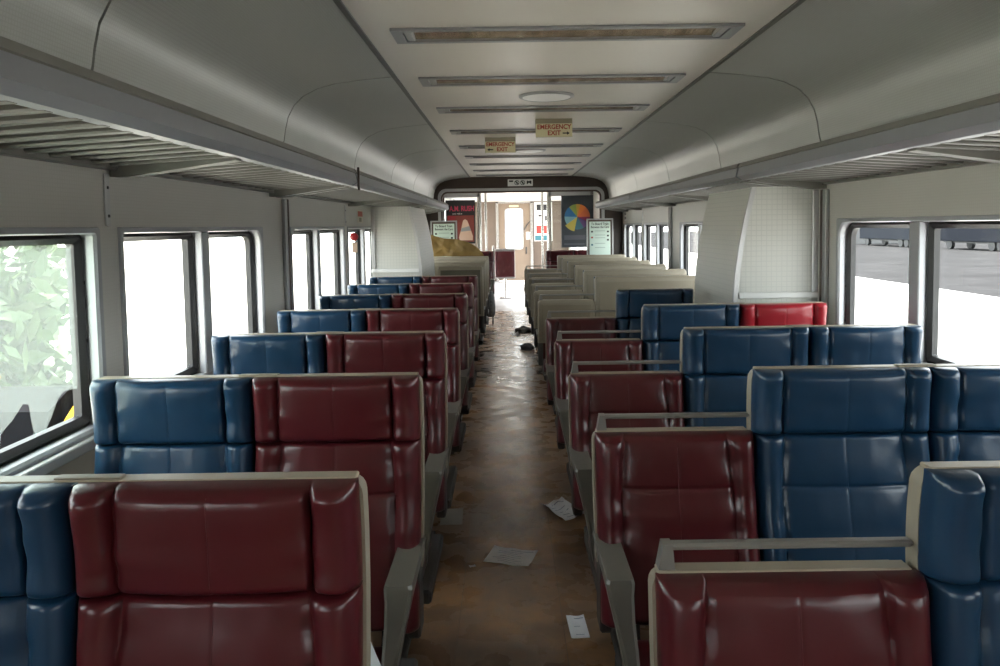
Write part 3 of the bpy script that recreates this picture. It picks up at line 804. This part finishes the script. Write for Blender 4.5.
def make_seat(key, spans, aisle, my):
    """spans: list of (x0, x1, colour, high) in unit-local x; aisle: -1 aisle at low x, +1 at high x"""
    parts = []           # (name, mesh, children)
    zlow, zhigh, zb = 0.945, 1.12, 0.46
    X0, X1 = spans[0][0], spans[-1][1]
    for i, (a, b, col, high) in enumerate(spans):
        m, ms = VIN[col]
        sd = i * 3.7 + (1.3 if aisle > 0 else 0)
        g = 0.0015
        cb, st = back_cushion(a + g + (0.004 if i == 0 else 0), b - g - (0.004 if i == len(spans) - 1 else 0), zb, zlow - (0.003 if high else 0.0), 0.048, 0.077, 0.077, 0.033, seam=0.345, seed=sd, rt=(0.010 if high else 0.026))
        parts.append(('backrest', cb.mesh('backrest', m, True, 60, my), [('stitch', st.mesh('stitch', ms, False, 40, my))]))
        if high:
            cb, st = back_cushion(a + g + (0.004 if i == 0 else 0), b - g - (0.004 if i == len(spans) - 1 else 0), zlow + 0.0, zhigh + 0.001, 0.052, 0.071, 0.071, 0.032, seed=sd + 9, head=True, rt=0.024, rb=0.020)
            parts.append(('headrest', cb.mesh('headrest', m, True, 60, my), [('stitch', st.mesh('stitch', ms, False, 40, my))]))
        parts.append(('seat_cushion', seat_cushion(a + (0.055 if aisle < 0 and i == 0 else 0.003), b - (0.055 if aisle > 0 and i == len(spans) - 1 else 0.003), -0.58, -0.175, 0.34, 0.455, sd).mesh('seat_cushion', m, True, 60, my), []))
    # shells: one for the low run, one for the high run
    runs = []
    for (a, b, col, high) in spans:
        if runs and runs[-1][2] == high: runs[-1][1] = b
        else: runs.append([a, b, high])
    for a, b, high in runs:
        zt = zhigh if high else zlow
        parts.append(('back_shell', shell(a, b, 0.60, zt, 0.02, 0.02).mesh('back_shell', SHELL, True, 35, my), []))
        ch = []
        if high and (b - a) > 0.6:
            xm = a + (b - a) * 0.5
            y = yb(zt)
            ch.append(('cap_plate', MB().box(xm - 0.055, xm + 0.055, y + 0.002, y + 0.024, zt + 0.0025, zt + 0.006, 0.0015).mesh('cap_plate', SHELL, False, 40, my)))
        parts.append(('top_cap', cap_strip(a, b, zt).mesh('top_cap', CAP, False, 40, my), ch))
        # rear panel
        zs = [0.62 + (zt - 0.035 - 0.62) * k / 10 for k in range(11)]
        rp = MB().loft([[(a + .03, yb(z) + .047, z), (b - .03, yb(z) + .047, z), (b - .036, yb(z) + .052, z), (a + .036, yb(z) + .052, z)] for z in zs])
        parts.append(('rear_panel', rp.mesh('rear_panel', OLIVE if key == 'olive' else PANEL_B, True, 35, my), []))
        if not high:
            # grab rail from the aisle post to the tall back
            y = yb(zt) + 0.016
            xa, xb = (a, b) if aisle < 0 else (b, a)
            d = 1 if aisle < 0 else -1
            MBp = MB().prism([(xa + d * 0.012, zt + .002), (xa + d * 0.040, zt + .002), (xa + d * 0.036, zt + .046), (xa + d * 0.020, zt + .046)], 'y', y - 0.014, y + 0.014)
            parts.append(('rail_post', MBp.mesh('rail_post', RAILM, False, 40, my), []))
            x_lo, x_hi = sorted((xa + d * 0.03, xb - d * 0.002))
            parts.append(('grab_rail', MB().box(x_lo, x_hi, y - 0.011, y + 0.011, zt + 0.034, zt + 0.046, 0.004).mesh('grab_rail', RAILM, False, 40, my), []))
    # aisle armrest: a wedge that tapers and tucks in towards the seat frame
    xa = X0 if aisle < 0 else X1
    d = 1 if aisle < 0 else -1
    lv = [(0.345, 0.058, 0.030, -0.330, -0.375), (0.42, 0.050, 0.032, -0.265, -0.365), (0.50, 0.036, 0.040, -0.170, -0.352), (0.57, 0.020, 0.050, -0.105, -0.342),
          (0.63, 0.006, 0.062, -0.060, -0.338), (0.662, 0.000, 0.070, -0.030, -0.336), (0.671, 0.003, 0.065, -0.030, -0.332)]
    loops = []
    for z, off, wd_, yr, yf in lv:
        x_a, x_b = xa + d * (off - 0.006), xa + d * (off - 0.006 + wd_)
        c = 0.008
        loops.append([(x_a, yr, z), (x_a, yf + c, z), (x_a + d * c, yf, z), (x_b - d * c, yf, z), (x_b, yf + c, z), (x_b, yr, z)])
    parts.append(('armrest', MB().loft(loops).mesh('armrest', ARM, True, 32, my), []))
    parts.append(('arm_bracket', MB().box(min(xa + d * .004, xa + d * .04), max(xa + d * .004, xa + d * .04), -0.12, -0.03, 0.42, 0.66, 0.006).mesh('arm_bracket', DARKFR, False, 40, my), []))
    # frame and legs
    parts.append(('seat_frame', MB().box(X0 + .05, X1 - .02, -0.53, -0.06, 0.29, 0.338, 0.008).mesh('seat_frame', DARKFR, False, 40, my), []))
    for xx in (X0 + 0.18, X1 - 0.18):
        lg = MB().loft([[(xx - .03, -.18 - q, z), (xx + .03, -.18 - q, z), (xx + .03, -.40 + q * .3, z), (xx - .03, -.40 + q * .3, z)] for z, q in ((0.295, 0.0), (0.15, 0.05), (0.03, 0.0))])
        ft = MB().box(xx - .05, xx + .05, -0.46, -0.12, 0.0, 0.03, 0.005)
        parts.append(('leg', lg.mesh('leg', DARKFR, False, 40, my), [('foot_plate', ft.mesh('foot_plate', DARKFR, False, 40, my))]))
    MESHC[key + str(my)] = parts
    return parts
def place_seat(key, my, name, label, x, y, group, rz=0.0):
    t = thing(name, label, 'seat', (x, y, 0), rz, group)
    for nme, me, ch in MESHC[key + str(my)]:
        o = obj(nme, me, t)
        for cn, cm in ch: obj(cn, cm, o)
    return t
# left double unit: local x about its centre
LXa, LXm, LXb = -1.152, -0.706, -0.243
lc = 0.5 * (LXa + LXb)
make_seat('L', [(LXa - lc, LXm - lc, 'b', True), (LXm - lc, LXb - lc, 'm', True)], 1, 1)
make_seat('L', [(LXa - lc, LXm - lc, 'b', True), (LXm - lc, LXb - lc, 'm', True)], 1, -1)
RXa, RXl, RXm, RXb = 0.236, 0.682, 1.165, 1.605
rc = 0.5 * (RXa + RXb)
R1 = [(RXa - rc, RXl - rc, 'm', False), (RXl - rc, RXm - rc, 'b', True), (RXm - rc, RXb - rc, 'b', True)]
make_seat('R', R1, -1, 1)
make_seat('R', R1, -1, -1)
make_seat('Rred', R1[:2] + [(RXm - rc, RXb - rc, 'r', True)], -1, 1)
rc2 = 0.5 * (RXa + RXm)
make_seat('R2', [(RXa - rc2, RXl - rc2, 'm', False), (RXl - rc2, RXm - rc2, 'b', True)], -1, 1)
make_seat('olive', [(-0.235, 0.235, 'm', True)], 1, -1)
make_seat('M', [(-0.455, 0.0, 'm', True), (0.0, 0.455, 'm', True)], 1, 1)
make_seat('M1', [(-0.22, 0.22, 'm', True)], 1, 1)

NTH = ['nearest', 'second', 'third', 'fourth', 'fifth', 'sixth', 'seventh']
LYs = [1.235, 2.10, 2.95, 3.79, 4.63, 5.47, 6.31]
for i, y in enumerate(LYs):
    place_seat('L', 1, 'double_seat', 'blue and maroon vinyl double seat left of the aisle, %s row from the camera' % NTH[i], lc, y, 'blue and maroon double seats on the left', random.uniform(-.006, .006) if i else 0)
RYs = [1.24, 2.11, 2.95, 3.82, 4.74]
for i, y in enumerate(RYs):
    if i < 3: place_seat('R', 1, 'triple_seat', 'maroon and blue triple seat right of the aisle, %s row from the camera' % NTH[i], rc, y, 'triple seats on the right facing the camera', random.uniform(-.005, .005) if i else 0)
    elif i == 3: place_seat('Rred', 1, 'triple_seat', 'triple seat with a bright red third back beside the gridded cabinet', rc, y, 'triple seats on the right facing the camera')
    else: place_seat('R2', 1, 'double_seat', 'maroon and dark blue two-seater beside the cabinet, just before the beige backs', rc2, y, None)
for i, y in enumerate([5.93, 6.79, 7.65, 8.51, 9.37, 10.25]):
    place_seat('R', -1, 'triple_seat', 'beige-backed triple seat facing away on the right, %s of the six' % NTH[i], rc, y, 'beige-backed seats on the right facing away')
place_seat('olive', -1, 'single_seat', 'single seat with dark olive back facing away, beside the left cabinet', -0.243 - 0.235, 7.80, 'beige-backed seats on the left facing away')
for i, y in enumerate([8.66, 9.5, 10.34]):
    place_seat('L', -1, 'double_seat', 'beige-backed double seat facing away on the left, %s of three past the olive one' % ['nearest', 'second', 'farthest'][i], lc, y, 'beige-backed seats on the left facing away')
place_seat('M', 1, 'double_seat', 'dark maroon double seat left of the aisle beyond the brown arch', -0.66, 12.5, 'maroon seats beyond the arch')
place_seat('M', 1, 'double_seat', 'dark maroon double seat right of the aisle beyond the brown arch', 1.09, 12.4, 'maroon seats beyond the arch')
# fold-down attendant seat near the end door
fs = thing('fold_down_seat', 'maroon fold-down seat on a metal leg in front of the end door', 'seat', (-0.04, 16.0, 0))
cb, st = back_cushion(-0.21, 0.21, 0.46, 1.0, 0.05, 0.05, 0.05, 0.015, seed=5)
cb.build('backrest', MAROON, fs, True, 60)
MB().box(-0.215, 0.215, -0.01, 0.05, 0.42, 1.03, 0.01).build('back_shell', ALUD, fs)
MB().box(-0.215, 0.215, -0.03, 0.05, 1.03, 1.05, 0.006).build('top_cap', ALU, fs)
MB().tube([(0, 0.02, 0.02), (0, 0.02, 0.42)], 0.03).build('leg', STEEL, fs)
MB().box(-0.12, 0.12, -0.10, 0.14, 0, 0.02, 0.004).build('foot_plate', STEEL, fs)
MB().box(-0.265, -0.225, -0.02, 0.03, 0, 1.12, 0.006).build('side_post', STEEL, fs)

# ------------------------------------------------------------------ framed notices, tarp, litter
def framed_notice(x, lab):
    t = thing('framed_notice', lab, 'notice', (x, 11.0, 0), group='framed notices')
    w2 = 0.18
    MB().box(-w2, w2, 0, 0.02, 0.98, 1.60).build('board', BROWNT, t)
    MB().box(-w2 + .028, w2 - .028, -0.006, 0.0, 1.0, 1.575).build('sheet', mat('pale_green_sheet', (0.62, 0.74, 0.66), 0.4), t)
    for (a, b, c, d) in ((-w2 - .012, -w2 + .008, 0.97, 1.62), (w2 - .008, w2 + .012, 0.97, 1.62), (-w2 - .012, w2 + .012, 1.60, 1.62)):
        MB().box(a, b, -0.012, 0.024, c, d, 0.004).build('frame', ALUD, t)
    text('lettering', 'To Board Train', 0.047, BLACK, t, (0, -0.0068, 1.54), sx=0.85, bold=0.0008)
    text('lettering', 'Between the Cars', 0.045, BLACK, t, (0, -0.0068, 1.495), sx=0.80, bold=0.0008)
    for k, z in enumerate((1.44, 1.38, 1.34, 1.26, 1.20)):
        MB().box(-0.075, 0.075, -0.0068, -0.006, z - 0.004, z + 0.004).build('text_line', mat('faint_text', (0.30, 0.40, 0.36), 0.5), t)
    for (x_, z, m_) in ((0.115, 1.43, BLACK), (0.115, 1.37, BLACK), (0.115, 1.31, BLACK), (-0.115, 1.43, BLACK), (-0.115, 1.345, REDT), (-0.115, 1.24, MATS['teal_print'])):
        MB().box(x_ - .014, x_ + .014, -0.0068, -0.006, z - .012, z + .012).build('mark', m_, t)
    for xx in (-w2, w2):
        MB().box(xx - .012, xx + .012, 0.0, 0.024, 0, 0.98, 0.003).build('post', ALUD, t)
framed_notice(1.355, 'framed pale green notice standing clear above the beige seat backs on the right')
framed_notice(-0.905, 'framed pale green notice half hidden by the mustard tarp on the left')

tp = MB()
nu, nv = 40, 16
top = [(-0.37, 1.30), (-0.36, 1.43), (-0.31, 1.405), (-0.20, 1.375), (-0.02, 1.36), (0.12, 1.325), (0.24, 1.26), (0.31, 1.19), (0.345, 1.14)]
def topz(x):
    for (a, za), (b, z2) in zip(top[:-1], top[1:]):
        if x <= b: return za + (z2 - za) * (x - a) / (b - a)
    return top[-1][1]
fr_, bk_ = [], []
for j in range(nv + 1):
    for i in range(nu + 1):
        x = -0.37 + 0.715 * i / nu; zt = topz(max(x, -0.36)); z = 1.126 + max(0.004, zt - 1.126) * j / nv
        y = 0.03 * noise.noise(Vector((x * 7, z * 7, 2))) + 0.012 * noise.noise(Vector((x * 22, z * 22, 5))) - 0.05 * (z - 1.1) - 0.03
        fr_.append((x, y - 0.012, z)); bk_.append((x, y + 0.012, z))
n1 = nu + 1
tf = [(j * n1 + i, j * n1 + i + 1, (j + 1) * n1 + i + 1, (j + 1) * n1 + i) for j in range(nv) for i in range(nu)]
N = len(fr_)
tp.v = fr_ + bk_
tp.f = tf + [tuple(N + q for q in reversed(f)) for f in tf]
bd = [i for i in range(n1)] + [j * n1 + nu for j in range(1, nv + 1)] + [nv * n1 + i for i in range(nu - 1, -1, -1)] + [j * n1 for j in range(nv - 1, 0, -1)]
tp.f += [(bd[k], bd[(k + 1) % len(bd)], N + bd[(k + 1) % len(bd)], N + bd[k]) for k in range(len(bd))]
tag(tp.build('tarp', TARP, None, True, 60, loc=(-0.66, 10.40, 0)), 'crumpled mustard tarp lying over the last left seat back', 'tarp')

def sheet(name, lab, x, y, w, h, rz, m, curl=0.01, z=0.0, cat='paper', lines=0, seed=0.0):
    mb = MB(); n = 8
    tv = []
    for j in range(n + 1):
        for i in range(n + 1):
            u, v = i / n - .5, j / n - .5
            zz = 0.0015 + curl * max(0, noise.noise(Vector((u * 2.5 + seed, v * 2.5, seed)))) + curl * 0.7 * (abs(u) * 2) ** 3 * (0.5 + v)
            tv.append((u * w, v * h, zz))
    k1 = n + 1
    f = [(j * k1 + i, j * k1 + i + 1, (j + 1) * k1 + i + 1, (j + 1) * k1 + i) for j in range(n) for i in range(n)]
    N = len(tv)
    mb.v = tv + [(a, b, c - 0.0008) for a, b, c in tv]
    mb.f = f + [tuple(N + q for q in reversed(g)) for g in f]
    bd = [i for i in range(k1)] + [j * k1 + n for j in range(1, k1)] + [n * k1 + i for i in range(n - 1, -1, -1)] + [j * k1 for j in range(n - 1, 0, -1)]
    mb.f += [(bd[k], bd[(k + 1) % len(bd)], N + bd[(k + 1) % len(bd)], N + bd[k]) for k in range(len(bd))]
    o = tag(mb.build(name, m, None, True, 60, loc=(x, y, z)), lab, cat); o.rotation_euler = (0, 0, rz)
    rr = random.Random(seed)
    def surf(u, v):
        return 0.0015 + curl * max(0, noise.noise(Vector((u * 2.5 + seed, v * 2.5, seed)))) + curl * 0.7 * (abs(u) * 2) ** 3 * (0.5 + v)
    for k in range(lines):
        v = 0.36 - k * 0.72 / max(1, lines - 1); u0 = -0.40 + rr.random() * 0.25; u1 = u0 + 0.2 + rr.random() * 0.35
        if k == 0: u0, u1 = -0.1, 0.42
        q = MB(); lo = []
        for t in range(7):
            u = u0 + (min(u1, .44) - u0) * t / 6
            zz = surf(u, v) + 0.0012
            hh = 0.016 if k == 0 else 0.010
            lo.append([(u * w, (v - hh) * h, zz), (u * w, (v + hh) * h, zz), (u * w, v * h, zz - 0.0006)])
        q.loft(lo); q.build('print_line', INK, o)
    return o
sheet('paper_sheet', 'printed white paper lying in the middle of the aisle floor', 0.0, 3.42, 0.215, 0.17, -0.30, PAPER, 0.012, lines=8, seed=1.3)
sheet('paper_sheet', 'crumpled white paper at the foot of the third right seat', 0.285, 3.98, 0.15, 0.24, 0.55, PAPER, 0.03, lines=6, seed=4.1)
sheet('paper_sheet', 'small white leaflet on the floor under the second right seat', 0.25, 2.80, 0.07, 0.16, 0.05, PAPER, 0.006, lines=3, seed=7.7)
sheet('paper_sheet', 'flat dirty grey sheet on the floor left of the aisle', -0.31, 3.92, 0.115, 0.22, 0.03, GREYP, 0.002, seed=2.2)
sheet('paper_sheet', 'bluish paper left on the seat of the second left row', -0.375, 1.80, 0.08, 0.13, 0.4, PAPER, 0.003, z=0.474, seed=3.2)
for k, (x, y, a, lab) in enumerate(((-0.175, 3.33, 0.03, 'tiny white scrap on the floor left of the printed paper'), (0.17, 3.88, 0.02, 'tiny white scrap on the floor near the crumpled paper'))):
    sheet('paper_scrap', lab, x, y, a, a * .6, 0.4, PAPER, 0.004, cat='scrap', seed=9 + k)
def lump(name, lab, cat, x, y, sx, sy, sz, m, seed):
    mb = MB(); n, r = 20, 9; loops = []
    for j in range(r + 1):
        ph = 0.5 * PI * j / r
        loops.append([])
        for k in range(n):
            a = 2 * PI * k / n
            q = 1 + 0.45 * noise.noise(Vector((math.cos(a) * 1.7 + seed, math.sin(a) * 1.7, ph * 1.5)))
            loops[-1].append((sx * q * math.cos(a) * max(0.02, math.cos(ph)), sy * q * math.sin(a) * max(0.02, math.cos(ph)), sz * math.sin(ph) * q))
    mb.loft(loops)
    return tag(mb.build(name, m, None, True, 50, loc=(x, y, 0)), lab, cat)
DEB = mat('dark_debris', (0.05, 0.042, 0.036), 0.7, var=0.4, vscale=30)
lump('rag', 'dark crumpled rag on the aisle floor beside the beige seats', 'rag', 0.225, 10.9, 0.13, 0.16, 0.07, DEB, 1.0)
sheet('paper_sheet', 'whitish scrap of paper next to the dark rag', 0.10, 10.55, 0.11, 0.14, 0.3, PAPER, 0.05, seed=6.0)
lump('rag', 'grey crumpled cloth on the floor nearer than the dark rag', 'rag', 0.235, 9.35, 0.10, 0.13, 0.06, mat('grey_debris', (0.11, 0.10, 0.10), 0.7, var=0.3, vscale=30), 3.0)
bg_ = thing('bag', 'black and white patterned bag standing beyond the last left seat', 'bag', (-0.27, 11.8, 0))
mb = MB(); loops = []
for z, k in ((0.12, .8), (0.16, 1.0), (0.28, 1.05), (0.42, 0.85), (0.52, 0.5)):
    loops.append([(0.075 * k * math.cos(a) * (1 + .15 * math.sin(3 * a)), 0.12 * k * math.sin(a), z) for a in [2 * PI * q / 18 for q in range(18)]])
mb.loft(loops).build('body', mat('bag_pattern', (0.10, 0.10, 0.10), 0.6, var=0.9, vscale=30), bg_, True, 60)
for dx in (-0.04, 0.04):
    MB().tube([(dx, 0, 0.0), (dx, 0, 0.14)], 0.012, 8).build('leg', DARKFR, bg_)

# stickers above and on the left window by the cabinet
st_ = thing('safety_sticker', 'small cream and red sticker on the wall above the left windows', 'sticker', (XL, 6.60, 1.63))
MB().box(0.0, 0.003, -0.12, 0.12, -0.055, 0.055).build('backing', mat('sticker_cream', (0.62, 0.58, 0.48), 0.5), st_)
MB().box(0.003, 0.0045, -0.10, 0.10, 0.0, 0.045).build('red_print', mat('sticker_red', (0.45, 0.10, 0.06), 0.5), st_)
MB().box(0.003, 0.0045, -0.05, 0.05, -0.045, -0.01).build('print', mat('sticker_olive', (0.25, 0.24, 0.16), 0.5), st_)
hd = thing('red_release_handle', 'round red release handle on the left window below the cream sticker', 'handle', (XL + 0.022, 6.22, 1.46))
disc([(0.034, 0.0), (0.034, 0.012), (0.024, 0.020)]).build('knob', mat('handle_red', (0.40, 0.015, 0.02), 0.4), hd, True, 40).rotation_euler = (PI / 2, 0, 0)
MB().box(-0.020, 0.025, -0.004, 0.004, -0.13, -0.045, 0.002).build('label_plate', mat('label_tan', (0.45, 0.32, 0.24), 0.5), hd)
st2 = thing('small_wall_sign', 'small white sign with dark marks above the far right windows', 'sticker', (XR, 10.95, 1.64))
MB().box(-0.003, 0.0, -0.09, 0.09, -0.06, 0.08).build('backing', WHITEP, st2)
for z in (-0.02, 0.04):
    for y in (-0.04, 0.04):
        MB().box(-0.0045, -0.003, y - .022, y + .022, z - .018, z + .018).build('mark', BLACK, st2)

# strap hanging at the left rack joint
sp = MB().tube([(-0.80, 4.15, 1.86), (-0.80, 4.15, 1.80), (-0.803, 4.16, 1.76), (-0.80, 4.155, 1.735)], 0.006, 8)
tag(sp.build('strap', BROWN), 'short dark strap hanging from the left luggage rack joint', 'strap')

# ------------------------------------------------------------------ outside
GZ = -1.2
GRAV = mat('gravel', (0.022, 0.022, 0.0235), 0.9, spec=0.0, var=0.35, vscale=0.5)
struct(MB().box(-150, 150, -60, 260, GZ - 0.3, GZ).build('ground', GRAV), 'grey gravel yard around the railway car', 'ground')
struct(MB().box(2.2, 17, -60, 260, GZ - 0.02, GZ + 0.02).build('concrete_apron', mat('concrete', (0.30, 0.295, 0.29), 0.85, spec=0.0, var=0.2, vscale=0.4)), 'pale concrete strip across the yard on the right', 'ground')
struct(MB().box(-149, -1.8, -60, 260, GZ - 0.02, GZ + 0.01).build('bounce_ground', mat('pale_bounce_ground', (0.36, 0.35, 0.32), 0.9, spec=0.0, var=0.2, vscale=0.5)), 'pale ground added along the left of the car to bounce light', 'ground')  # pale ground added on the left to bounce daylight up to the ceiling
struct(MB().box(-1.7, 2.1, 21.6, 260, GZ - 0.02, GZ + 0.015).build('track_bed', mat('pale_ballast', (0.30, 0.29, 0.27), 0.9, spec=0.0, var=0.3, vscale=4)), 'pale stone track bed beyond the end door', 'ground')
def shed(name, lab, cat, x, y, w, l, h, m, roofm, door=True):
    t = thing(name, lab, cat, (x, y, GZ))
    MB().box(0, w, 0, l, 0, h).build('wall', m, t)
    MB().prism([(-.3, h), (w + .3, h), (w / 2, h + 0.22 * w)], 'y', -.3, l + .3).build('roof', roofm, t)
    if door:
        MB().box(-0.06, 0, l * .3, l * .5, 0, h * .7).build('door', mat('shed_door', (0.30, 0.33, 0.36), 0.6), t)
        for k in (0.12, 0.68, 0.84):
            MB().box(-0.05, 0, l * k, l * k + 1.2, h * .35, h * .7).build('window', mat('shed_window', (0.10, 0.12, 0.14), 0.3), t)
    return t
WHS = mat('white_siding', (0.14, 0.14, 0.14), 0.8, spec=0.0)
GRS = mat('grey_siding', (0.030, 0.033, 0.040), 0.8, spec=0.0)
def trailer(lab, x, y, l, m):
    t = thing('trailer', lab, 'trailer', (x, y, GZ))
    MB().box(0, 2.5, 0, l, 0.75, 3.6, 0.05).build('body', m, t)
    MB().box(0.3, 2.2, 0.3, l - .3, 0.6, 0.75).build('chassis', DARKFR, t)
    for yy in (1.2, 2.3, l - 1.5):
        for xx in (0.15, 2.05):
            mb = MB(); n = 16
            mb.loft([[(xx + dx, yy + 0.45 * math.cos(2 * PI * k / n), 0.45 + 0.45 * math.sin(2 * PI * k / n)) for k in range(n)] for dx in (0, 0.3)])
            mb.build('wheel', RUB, t, True, 40)
    return t
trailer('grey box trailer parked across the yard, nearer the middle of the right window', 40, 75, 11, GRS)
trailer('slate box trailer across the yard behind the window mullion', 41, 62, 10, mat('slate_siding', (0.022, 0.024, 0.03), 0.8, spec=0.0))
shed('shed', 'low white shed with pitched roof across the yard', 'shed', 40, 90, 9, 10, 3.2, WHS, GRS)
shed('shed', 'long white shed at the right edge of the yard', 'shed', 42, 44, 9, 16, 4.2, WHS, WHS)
# foliage on the left
LEAF = mat('leaf', (0.05, 0.085, 0.025), 0.5, var=0.4, vscale=1.5)
BARK = mat('bark', (0.10, 0.08, 0.06), 0.8)
def bush(lab, x, y, rx, ry, h, n, seed):
    t = thing('bush', lab, 'bush', (x, y, GZ), group='bushes outside the left windows')
    r = random.Random(seed)
    lf = MB()
    blobs = [(r.uniform(-.6, .6) * rx, r.uniform(-.6, .6) * ry, r.uniform(.3, .85) * h, r.uniform(.3, .5)) for _ in range(9)]
    for k in range(n):
        bx_, by_, bz, br = blobs[k % len(blobs)]
        d = Vector((r.gauss(0, 1), r.gauss(0, 1), r.gauss(0, 1))).normalized() * (r.random() ** .4)
        c = Vector((bx_ + d.x * br * rx * 1.3, by_ + d.y * br * ry * 1.3, max(0.05, bz + d.z * br * h * .6)))
        u = Vector((r.gauss(0, 1), r.gauss(0, 1), r.gauss(0, 1))).normalized(); w = u.cross(Vector((r.gauss(0, 1), r.gauss(0, 1), r.gauss(0, 1)))).normalized()
        L_ = r.uniform(.10, .18)
        lf.add([c - u * L_, c + w * L_ * .4, c + u * L_, c - w * L_ * .4], [(0, 1, 2, 3)])
    lf.build('foliage', LEAF, t)
    for q in range(4):
        b_ = blobs[q]
        MB().tube([(0.1 * q - .15, 0, 0), (b_[0] * .5, b_[1] * .5, b_[2] * .5), (b_[0], b_[1], b_[2])], [0.06, 0.04, 0.015], 7).build('stem', BARK, t)
    return t
bush('tall leafy green bush seen through the nearest left window', -6.6, 10.2, 1.2, 1.3, 3.8, 4500, 1)
bush('leafy bush farther along outside the nearest left window', -4.9, 6.6, 0.9, 1.0, 3.0, 3000, 2)
#bush('low bush outside the second left window', -8.5, 17.5, 1.5, 1.6, 1.7, 2500, 3)
# small yellow and black loader by the left window
ld = thing('loader', 'black and yellow loader standing close outside the nearest left window', 'vehicle', (-3.42, 5.35, GZ))
MBLK = mat('matte_black', (0.01, 0.01, 0.011), 0.9, spec=0.0)
YEL = mat('machine_yellow', (0.30, 0.16, 0.004), 0.7, spec=0.1)
MB().box(-0.55, 0.55, -1.0, 0.5, 0.45, 1.15, 0.08).build('body', MBLK, ld)
MB().prism([(-0.3, 1.1), (0.55, 1.1), (0.45, 1.52), (0.1, 1.62), (-0.2, 1.5)], 'x', -0.5, 0.25).build('hood', MBLK, ld)
for xx in (-0.6, 0.3):
    MB().prism([(-0.95, 0.6), (-0.8, 0.55), (0.0, 1.25), (0.45, 1.62), (0.38, 1.72), (-0.1, 1.42)], 'x', xx, xx + 0.1).build('lift_arm', YEL, ld)
for xx in (-0.72, 0.5):
    for yy in (-0.65, 0.3):
        mb = MB(); n = 18
        mb.loft([[(xx + dx, yy + r_ * math.cos(2 * PI * k / n), 0.4 + r_ * math.sin(2 * PI * k / n)) for k in range(n)] for dx, r_ in ((0, .34), (.04, .4), (.18, .4), (.22, .34))])
        mb.build('wheel', RUB, ld, True, 40)
MB().box(0.46, 0.5, 0.15, 0.38, 1.18, 1.36, 0.01).build('marker_lamp', mat('orange_lens', (0.40, 0.09, 0.004), 0.3), ld)
MB().box(0.551, 0.58, -0.9, -0.7, 0.85, 1.05, 0.01).build('marker_lamp', mat('red_lens', (0.35, 0.03, 0.004), 0.3), ld)
